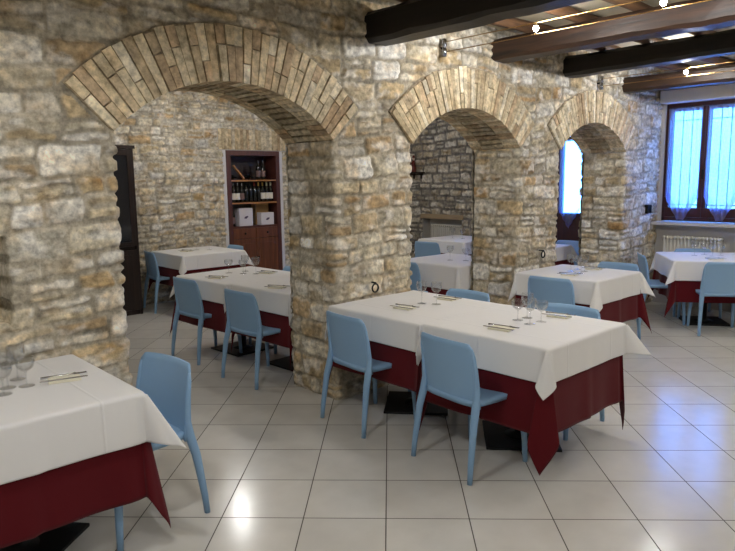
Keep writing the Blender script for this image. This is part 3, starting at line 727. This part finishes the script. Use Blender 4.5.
def make_set():
    n = tag(boxes('folded_napkin', [(-.07, .07, -.048, .048, 0, .006), (-.068, .066, -.046, .040, .006, .012)], M['napkin'], None, .0025), 'x', 'napkin')
    uvl = n.data.uv_layers.new(name='UVMap')
    k = thing('table_knife', 'x', 'knife')
    bm = bmesh.new(); box(bm, -.105, -.01, -.006, .006, 0, .004); bevel(bm, .0015); obj('handle', bm, M['steel'], k, True)
    bm = bmesh.new(); box(bm, -.0101, .098, -.009, .008, .001, .003); bevel(bm, .0008, 1); obj('blade', bm, M['steel'], k, True)
    f = thing('table_fork', 'x', 'fork')
    bm = bmesh.new(); tube(bm, [(-.10, 0, .003), (-.04, 0, .005), (.03, 0, .004), (.05, 0, .003)], [.006, .0035, .003, .007], 8); obj('handle', bm, M['steel'], f, True)
    bm = bmesh.new(); box(bm, .047, .066, -.011, .011, .001, .004)
    for q in range(4): y = -.0095+q*.0055; box(bm, .065, .10, y, y+.0028, .001, .0035)
    obj('tines', bm, M['steel'], f, True)
    return n, k, f
SET = make_set(); first = [True]
def put_set(x, y, a, where):
    a = R(a); c, s = math.cos(a), math.sin(a); P = lambda u, v, dz: (x+c*u-s*v, y+s*u+c*v, TZ+dz)
    n, k, f = SET; lb = ('folded cream napkin '+where, 'steel knife on the napkin '+where, 'steel fork on the napkin '+where)
    gp = ('folded napkins of the place settings', 'knives of the place settings', 'forks of the place settings')
    if first[0]:
        first[0] = False
        for o, l_, g_, p_, r_ in zip(SET, lb, gp, (P(0, 0, 0), P(0, -.034, .0125), P(.0, .030, .0125)), (a, a, a+.06)):
            o.location = p_; o.rotation_euler = (0, 0, r_); o['label'] = l_; o['group'] = g_
    else:
        for o, l_, g_, p_, r_ in zip(SET, lb, gp, (P(0, 0, 0), P(0, -.034, .0125), P(0, .030, .0125)), (a, a, a+.06)): dup(o, p_, r_, l_, g_)
put_set(3.215, 2.26, -82, 'at the left side of the front right table')
put_set(3.775, 2.20, -80, 'at the right side of the front right table')
put_set(3.275, 3.13, -84, 'at the left side of the table touching the pier')
put_set(3.75, 3.13, -84, 'at the right side of the table touching the pier')
put_set(.955, 3.12, -14, 'beside the glasses in the lower left corner')
put_set(3.10, 5.43, -60, 'at the left end of the large arch table')
put_set(3.17, 4.54, -60, 'at the near right end of the large arch table')
put_set(3.62, 5.35, -75, 'at the far side of the large arch table')
put_set(5.48, 3.10, -75, 'on the left side of the table against the second pier')
put_set(5.98, 3.12, -80, 'on the right side of the table against the second pier')
put_set(7.53, 2.52, -50, 'on the near side of the window table')
put_set(4.05, 7.85, -70, 'on the farthest left table')
GLS = [('wine_glass', 3.455, 2.215, 'wine glass nearest us in the cluster on the front right table'), ('water_goblet', 3.56, 2.20, 'water goblet on the right of the cluster on the front right table'),
       ('wine_glass', 3.60, 2.33, 'wine glass farthest back in the cluster on the front right table'), ('water_goblet', 3.50, 2.335, 'water goblet on the left of the cluster on the front right table'),
       ('wine_glass', 3.50, 3.17, 'wine glass, left of the two on the table touching the pier'), ('wine_glass', 3.55, 3.07, 'wine glass, right of the two on the table touching the pier'),
       ('wine_glass', .73, 3.18, 'wine glass second from the left on the lower left table'), ('water_goblet', .80, 3.15, 'water goblet nearest the napkin on the lower left table'),
       ('water_goblet', .69, 3.09, 'water goblet at the left photo edge on the lower left table'), ('wine_glass', .80, 3.29, 'wine glass at the back of the lower left table near the wall'),
       ('water_goblet', 3.45, 5.52, 'water goblet in the middle of the long table in the large arch'), ('water_goblet', 3.37, 5.66, 'water goblet at the far left of the long table in the large arch'), ('wine_glass', 3.52, 5.40, 'wine glass on the long table in the large arch beside the goblets'),
       ('wine_glass', 3.55, 5.64, 'wine glass at the far edge of the long table in the large arch'),
       ('wine_glass', 5.72, 3.22, 'wine glass at the left on the table against the second pier'), ('wine_glass', 5.80, 3.12, 'wine glass at the right on the table against the second pier'), ('water_goblet', 5.66, 3.08, 'water goblet nearest us on the table against the second pier'),
       ('water_goblet', 5.88, 3.24, 'water goblet at the back of the table against the second pier'),
       ('wine_glass', 7.80, 2.84, 'wine glass on the left of the window table'), ('water_goblet', 7.93, 2.78, 'water goblet beside the wine glass on the window table'), ('wine_glass', 7.84, 2.66, 'wine glass in the middle of the window table'), ('water_goblet', 7.98, 2.62, 'water goblet at the right of the window table'),
       ('wine_glass', 5.62, 4.66, 'wine glass on the table inside the middle arch'), ('water_goblet', 5.70, 4.50, 'water goblet on the table inside the middle arch'),
       ('wine_glass', 7.75, 6.38, 'wine glass on the left of the bluish table by the niche radiator'), ('water_goblet', 7.80, 6.22, 'water goblet on the bluish table by the niche radiator'),
       ('wine_glass', 4.24, 7.92, 'wine glass on the farthest left table'), ('water_goblet', 4.36, 7.80, 'water goblet on the farthest left table')]
for g_ in GLS: put_glass(g_[0], g_[1], g_[2], g_[3])

# ------------------------------------------------------------------ wine shelf set in the back wall
x0, x1, zt = SH[0]+.0, SH[1]-.0, SH[2]; y0, y1 = YBK-.02, YBK+.33
ws = thing('wine_shelf', 'reddish brown built-in wine shelf with drawers and cupboard doors', 'cupboard', ((x0+x1)/2, y0, 0))
X0, X1, D = -(x1-x0)/2, (x1-x0)/2, y1-y0
boxes('body', [(X0, X0+.07, 0, D, 0, zt), (X1-.07, X1, 0, D, 0, zt), (X0+.07, X1-.07, 0, D, zt-.07, zt), (X0+.07, X1-.07, .005, D-.02, .955, .985), (X0+.07, X1-.07, .005, D-.02, 0, .06)], M['shelfwood'], ws)
boxes('back_panel', [(X0+.07, X1-.07, D-.02, D, 0, zt-.07)], M['darkwood'], ws)
for z in (1.345, 1.685): boxes('shelf_board', [(X0+.07, X1-.07, .01, D-.02, z-.022, z)], M['rattan'], ws)
for a, b in ((X0+.073, -.003), (.003, X1-.073)):
    dr = boxes('drawer', [(a, b, .002, .3, .795, .952)], M['doorwood'], ws, .004)
    bm = bmesh.new(); lathe(bm, [(.008, 0), (.018, .018), (.012, .028), (.001, .03)], 12)
    k = obj('knob', bm, M['black'], dr, True); k.rotation_euler = (R(90), 0, 0); k.location = ((a+b)/2, .003, .875)
    dd = boxes('door', [(a, b, .002, .022, .064, .789), (a+.07, b-.07, -.004, .003, .13, .72)], M['doorwood'], ws, .003)
    bm = bmesh.new(); lathe(bm, [(.008, 0), (.014, .018), (.001, .024)], 12)
    k = obj('knob', bm, M['black'], dd, True); k.rotation_euler = (R(90), 0, 0); k.location = ((-.03 if b < .01 else .03), .003, .5)
st = struct(boxes('trim_2', [(SH[0]-.058, SH[0]-.004, YBK-.012, YBK+.35, 0, zt), (SH[1]+.004, SH[1]+.058, YBK-.012, YBK+.35, 0, zt)], M['paintwhite']))

def bottle(x, y, z, lab, foil, label, lean=None):
    t = thing('wine_bottle', label, 'bottle', (x, y, z), random.uniform(-.2, .2), 'wine bottles on the shelf')
    bm = bmesh.new(); lathe(bm, [(.034, 0), (.036, .004), (.036, .175), (.031, .2), (.016, .225), (.0135, .25), (.0135, .262)], 16); obj('glass_body', bm, M['bottle'], t, True)
    bm = bmesh.new(); lathe(bm, [(.0142, .245), (.0142, .292), (.0146, .293), (.0146, .30), (.001, .301)], 14); obj('foil_cap', bm, M[foil], t, True)
    if lab: bm = bmesh.new(); lathe(bm, [(.0366, .045), (.0366, .14)], 16, cap=False); obj('paper_label', bm, M[lab], t, True)
    if lean: t.rotation_euler = lean
    return t
cx = (x0+x1)/2; yb = y0+.10
n_ = ('first', 'second', 'third', 'fourth', 'fifth', 'sixth', 'seventh', 'eighth', 'ninth', 'tenth')
for i, (dx, lab, foil) in enumerate([(-.335, 'label', 'chrome'), (-.255, 'label', 'chrome'), (-.175, 'labeldim', 'chrome'), (-.095, None, 'black'), (-.015, None, 'black'), (.06, None, 'foilred'), (.135, None, 'foil'), (.185+.03, 'label', 'foil'), (.295, 'label', 'foilwhite'), (.345+.03, 'label', 'foilwhite')]):
    if i == 9: dx = .372
    bottle(cx+dx*.96, yb, 1.3455, lab, foil, '%s%s wine bottle from the left on the middle shelf%s' % (n_[i], ' dark' if not lab else '', ', %s label' % ('white' if lab == 'label' else 'dim') if lab else ''))
bottle(cx+.14, yb, 1.6855, 'labeldim', 'chrome', 'left one of two upright bottles on the top shelf')
bottle(cx+.23, yb, 1.6855, 'labeldim', 'chrome', 'right one of two upright bottles on the top shelf')
for dx, lb in ((-.31, 'dark bottle lying at the left end of the top shelf'), (-.02, 'dark bottle lying right of the leaning wooden slat')):
    bottle(cx+dx, yb+.20, 1.6855+.0375, None, 'black', lb, lean=(R(90), 0, 0))
sl = tag(boxes('wooden_slat', [(-.012, .012, -.02, .02, 0, .27)], M['rattan'], None, .002), 'light wooden slat leaning on the top wine shelf', 'slat'); sl.location = (cx-.135, yb-.02, 1.70); sl.rotation_euler = (0, R(-42), 0)
def carton(x, y, w, d, h, z, mat, label, mark=True):
    t = thing('carton_box', label, 'box', (x, y, z), 0, 'boxes on the bottom shelf')
    boxes('box_body', [(-w/2, w/2, -d/2, d/2, 0, h)], mat, t, .003)
    boxes('flap_seam', [(-w/2+.004, w/2-.004, -.004, .004, h, h+.0015)], M['carton'], t)
    if mark:
        bm = bmesh.new(); n = 16
        for (ux, uz, ru, rv) in ((0, 0, .018, .020), (.024, .010, .013, .013), (-.022, -.008, .011, .012)):
            vs = [bm.verts.new((ux+ru*math.cos(k*2*math.pi/n), -d/2-.0012, h*.48+uz+rv*math.sin(k*2*math.pi/n))) for k in range(n)]; bm.faces.new(vs)
            
        obj('printed_emblem', bm, M['ink'], t)
carton(cx-.135, y0+.16, .24, .2, .27, .9855, M['cartonwhite'], 'white box with a small dark emblem, left on the bottom wine shelf')
carton(cx+.245, y0+.10, .24, .12, .19, .9855, M['cartonwhite'], 'white box with a dark emblem, right on the bottom wine shelf')
carton(cx+.235, y0+.235, .24, .13, .335, .9855, M['carton'], 'brown carton standing behind the right white box', False)
bottle(cx-.345, yb, .9855, 'labeldim', 'black', 'lone bottle at the left end of the bottom wine shelf')

# ------------------------------------------------------------------ dark glazed cabinet
dc = thing('glazed_cabinet', 'tall dark brown glazed cabinet standing against the back stone wall', 'cabinet', (2.98, 7.92, 0))
boxes('body', [(-.46, -.43, 0, .5, 0, 2.08), (.43, .46, 0, .5, 0, 2.08), (-.43, .43, .48, .5, 0, 2.08), (-.48, .48, -.015, .5, 2.08, 2.12), (-.43, .43, .02, .48, 0, .06), (-.43, .43, .03, .48, .84, .87), (-.43, .43, .03, .48, 1.25, 1.27), (-.43, .43, .03, .48, 1.65, 1.67)], M['darkwood'], dc)
for a, b in ((-.43, -.002), (.002, .43)):
    u = boxes('glazed_door', [(a, a+.05, 0, .022, .875, 2.07), (b-.05, b, 0, .022, .875, 2.07), (a+.05, b-.05, 0, .022, .875, .93), (a+.05, b-.05, 0, .022, 2.0, 2.07)], M['darkwood'], dc, .003)
    boxes('pane', [(a+.045, b-.045, .008, .013, .925, 2.005)], M['smoked'], u)
    lo = boxes('lower_door', [(a, b, 0, .022, .065, .835), (a+.06, b-.06, -.005, .001, .13, .77)], M['darkwood'], dc, .003)
    xk = b-.025 if b < .01 else a+.025
    bm = bmesh.new(); lathe(bm, [(.007, 0), (.012, .016), (.001, .022)], 12); k = obj('knob', bm, M['chrome'], lo, True); k.rotation_euler = (R(90), 0, 0); k.location = (xk, .0, .55)

# figurine on a small shelf
bs = thing('bracket_shelf', 'small dark wooden bracket shelf on the grey stone wall', 'shelf', (XE-.02, 7.86, 1.79))
boxes('board', [(-.14, .02, -.16, .16, -.025, 0)], M['darkwood'], bs, .004)
boxes('bracket', [(-.02, .02, -.1, -.075, -.12, -.026), (-.1, -.02, -.1, -.075, -.05, -.026), (-.02, .02, .075, .1, -.12, -.026), (-.1, -.02, .075, .1, -.05, -.026)], M['darkwood'], bs)
fg = thing('figurine', 'small dark red figurine with a pale face on the bracket shelf', 'figurine', (XE-.09, 7.90, 1.7905), R(180))
bm = bmesh.new(); lathe(bm, [(.045, 0), (.05, .01), (.04, .07), (.03, .13), (.034, .16), (.022, .19), (.012, .2)], 16); obj('robe', bm, M['figure'], fg, True)
bm = bmesh.new(); lathe(bm, [(.001, .197), (.018, .205), (.024, .225), (.02, .245), (.001, .252)], 14, cap=False); obj('head', bm, M['figurepale'], fg, True)
bm = bmesh.new(); lathe(bm, [(.036, .242), (.026, .247), (.022, .27), (.001, .295)], 14, cap=False); obj('hat', bm, M['figure'], fg, True)
for s_ in (-1, 1):
    bm = bmesh.new(); tube(bm, [(0, s_*.028, .165), (.03, s_*.045, .13), (.055, s_*.02, .12)], [.013, .011, .009], 8); obj('arm', bm, M['figure'], fg, True)

# iron rings and vent
def iron_ring(x, z, label):
    t = thing('tether_ring', label, 'ring', (x, YW-.06, z), 0, 'black iron tether rings on the piers')
    bm = bmesh.new(); r0, r1, n, m = .032, .007, 24, 8; G = [[bm.verts.new(((r0+r1*math.cos(b))*math.cos(a), r1*math.sin(b), (r0+r1*math.cos(b))*math.sin(a))) for b in [2*math.pi*j/m for j in range(m)]] for a in [2*math.pi*i/n for i in range(n)]]
    for i in range(n):
        for j in range(m): bm.faces.new((G[i][j], G[(i+1) % n][j], G[(i+1) % n][(j+1) % m], G[i][(j+1) % m]))
    obj('ring', bm, M['black'], t, True)
    bm = bmesh.new(); tube(bm, [(0, -.008, .040), (0, .05, .040)], .007, 8); obj('staple', bm, M['black'], t, True)
iron_ring(3.418, .836, 'black iron ring on the first pier above the joined table')
iron_ring(5.797, .888, 'black iron ring on the second pier beside its table')
vt = thing('wall_vent', 'small dark square vent in the stone left of the barred window', 'vent', (8.285, YW-.035, 1.25))
boxes('vent_frame', [(-.06, .06, -.012, .03, -.055, -.045), (-.06, .06, -.012, .03, .045, .055), (-.06, -.05, -.012, .03, -.045, .045), (.05, .06, -.012, .03, -.045, .045)], M['black'], vt)
boxes('louvre', [(-.05, .05, -.005, .02, z, z+.012) for z in (-.04, -.022, -.004, .014, .03)], M['black'], vt)
boxes('backing', [(-.05, .05, .02, .028, -.045, .045)], M['black'], vt)

# ------------------------------------------------------------------ cable lights
def cable_run(x, z, lamps, label, yl, power, spot=False):
    t = thing('cable_anchor', 'dark metal cylinder anchoring the light cables '+label, 'anchor', (x, YW-.045, z), 0, 'cable anchors on the arcade wall')
    bm = bmesh.new(); lathe(bm, [(.001, -.07), (.021, -.07), (.021, -.012), (.018, -.008), (.018, .008), (.021, .012), (.021, .07), (.001, .07)], 16, cap=False); obj('cylinder', bm, M['chrome'], t, True)
    bm = bmesh.new(); tube(bm, [(0, .0, 0), (0, .06, 0)], .01, 8); obj('stud', bm, M['black'], t, True)
    for dz, w in ((.045, 'upper'), (-.035, 'lower')):
        c = tag(obj('light_cable', (lambda b: (tube(b, [(0, 0, 0), (0, -6.5, 0)], .0035, 8), b)[1])(bmesh.new()), M['brass'], smooth=True), w+' brass light cable stretched '+label, 'cable', 'tensioned light cables'); c.location = (x, YW-.045-.022, z+dz)
    for i, y in enumerate(lamps):
        l_ = thing('cable_lamp', 'lit halogen lamp %s, cables %s' % (('nearest the wall', 'second from the wall', 'third from the wall', 'fourth from the wall')[i], label), 'lamp', (x, y, z+.005), 0, 'lit halogen cable lamps')
        bm = bmesh.new(); tube(bm, [(0, 0, .048), (.012, 0, .02), (.012, 0, .0)], .003, 6); tube(bm, [(0, 0, -.046), (-.012, 0, -.03), (-.012, 0, -.0)], .003, 6); obj('holder', bm, M['chrome'], l_, True)
        bm = bmesh.new(); lathe(bm, [(.001, -.021), (.014, -.016), (.021, 0), (.014, .016), (.001, .021)], 14, cap=False); obj('bulb', bm, M['bulb'], l_, True)
        ld = bpy.data.lights.new('lamp_light', 'SPOT' if spot else 'POINT'); ld.energy = power; ld.shadow_soft_size = .035; ld.color = (1., 1., 1.)
        if spot: ld.spot_size = R(168); ld.spot_blend = .4
        lo = bpy.data.objects.new('lamp_light', ld); link(lo, l_); lo.location = (0, 0, -.0)
PW = 25
cable_run(4.242, 2.73, [2.73, 1.82, .6, -.7], 'above the middle arch', None, PW)
cable_run(6.90, 2.685, [2.70, 1.1, -.3], 'above the smallest arch', None, PW)
cable_run(.60, 2.76, [2.1, .7, -.8], 'left of the large arch', None, PW*1.9, True)
def pendant(x, y, label, p):
    t = thing('ceiling_spot', label, 'lamp', (x, y, 2.72), 0, 'ceiling lamps of the inner room')
    bm = bmesh.new(); tube(bm, [(0, 0, .27), (0, 0, .05)], .006, 8); obj('rod', bm, M['chrome'], t, True)
    bm = bmesh.new(); lathe(bm, [(.012, .05), (.03, .02), (.045, -.03), (.042, -.03), (.027, .02), (.01, .045)], 18, cap=False); obj('shade', bm, M['chrome'], t, True)
    bm = bmesh.new(); lathe(bm, [(.001, -.035), (.014, -.028), (.018, -.012), (.012, .004), (.001, .01)], 14, cap=False); obj('bulb', bm, M['bulb'], t, True)
    ld = bpy.data.lights.new('spot_light', 'POINT'); ld.energy = p; ld.shadow_soft_size = .04; ld.color = (1., .98, .95)
    lo = bpy.data.objects.new('spot_light', ld); link(lo, t); lo.location = (0, 0, -.06)
pendant(4.2, 7.0, 'ceiling lamp over the wine shelf end of the inner room', 24)
pendant(2.0, 6.2, 'ceiling lamp over the left end of the inner room', 16)
pendant(6.6, 6.4, 'ceiling lamp over the niche radiator end of the inner room', 20)
# small round fitting between two beams
sd = thing('smoke_detector', 'small round white detector under the ceiling between two beams at the right edge', 'detector', (6.0, 2.03, 2.885))
bm = bmesh.new(); lathe(bm, [(.05, .0), (.05, .02), (.001, .02)], 20); obj('base', bm, M['foot'], sd, True)
bm = bmesh.new(); lathe(bm, [(.001, -.02), (.025, -.018), (.038, 0)], 20, cap=False); obj('cover', bm, M['foot'], sd, True)

# ------------------------------------------------------------------ daylight
w = bpy.data.worlds.new('daylight'); sc.world = w; w.use_nodes = True; nt = w.node_tree; bg = nt.nodes['Background']
bg.inputs['Color'].default_value = (.085, .29, 1., 1); bg.inputs['Strength'].default_value = 17.
def portal(y0, y1, z0, z1):
    ld = bpy.data.lights.new('window_portal', 'AREA'); ld.shape = 'RECTANGLE'; ld.size = z1-z0; ld.size_y = y1-y0; ld.cycles.is_portal = True
    o = bpy.data.objects.new('window_portal', ld); col.objects.link(o); o.location = (XE+.3, (y0+y1)/2, (z0+z1)/2); o.rotation_euler = (0, R(90), 0)
portal(2.5, 3.7, 1.0, 2.65); portal(4.5, 5.5, 1.0, 2.3)

# ------------------------------------------------------------------ camera
F_, PIT, ROLL, HD = 646.444036728911, .1476486297427802, -.012605064665512335, -.03516956092115919
cam = bpy.data.cameras.new('camera'); co = bpy.data.objects.new('camera', cam); col.objects.link(co); sc.camera = co
cam.sensor_width = 36; cam.lens = F_/735*36; cam.clip_start = .05; cam.clip_end = 100
k = .5**.5
def uv2w(u, v, z): return Vector(((u+v)*k, (v-u)*k, z))
c, s = math.cos(HD), math.sin(HD)
def cam2w(x, y, z): return uv2w(c*x+s*y, -s*x+c*y, z)   # x right, y forward (level frame)
cp, sp = math.cos(PIT), math.sin(PIT)
fwd = cam2w(0, cp, -sp); up0 = cam2w(0, sp, cp); rt0 = cam2w(1, 0, 0)
# image right (dx) and down (dy) in level axes: X = cr*dx+sr*dy ; Y = -sr*dx+cr*dy
cr, sr = math.cos(ROLL), math.sin(ROLL)
right = rt0*cr-up0*(-sr); down = rt0*sr-up0*cr; up = -down
mt = Matrix(((right.x, up.x, -fwd.x), (right.y, up.y, -fwd.y), (right.z, up.z, -fwd.z)))
co.matrix_world = Matrix.Translation((0, 0, 1.67)) @ mt.to_4x4()
sc.view_settings.view_transform = 'Standard'; sc.view_settings.look = 'None'; sc.view_settings.gamma = 1; sc.view_settings.exposure = .62; sc.view_settings.use_curve_mapping = False
sc.cycles.use_denoising = True
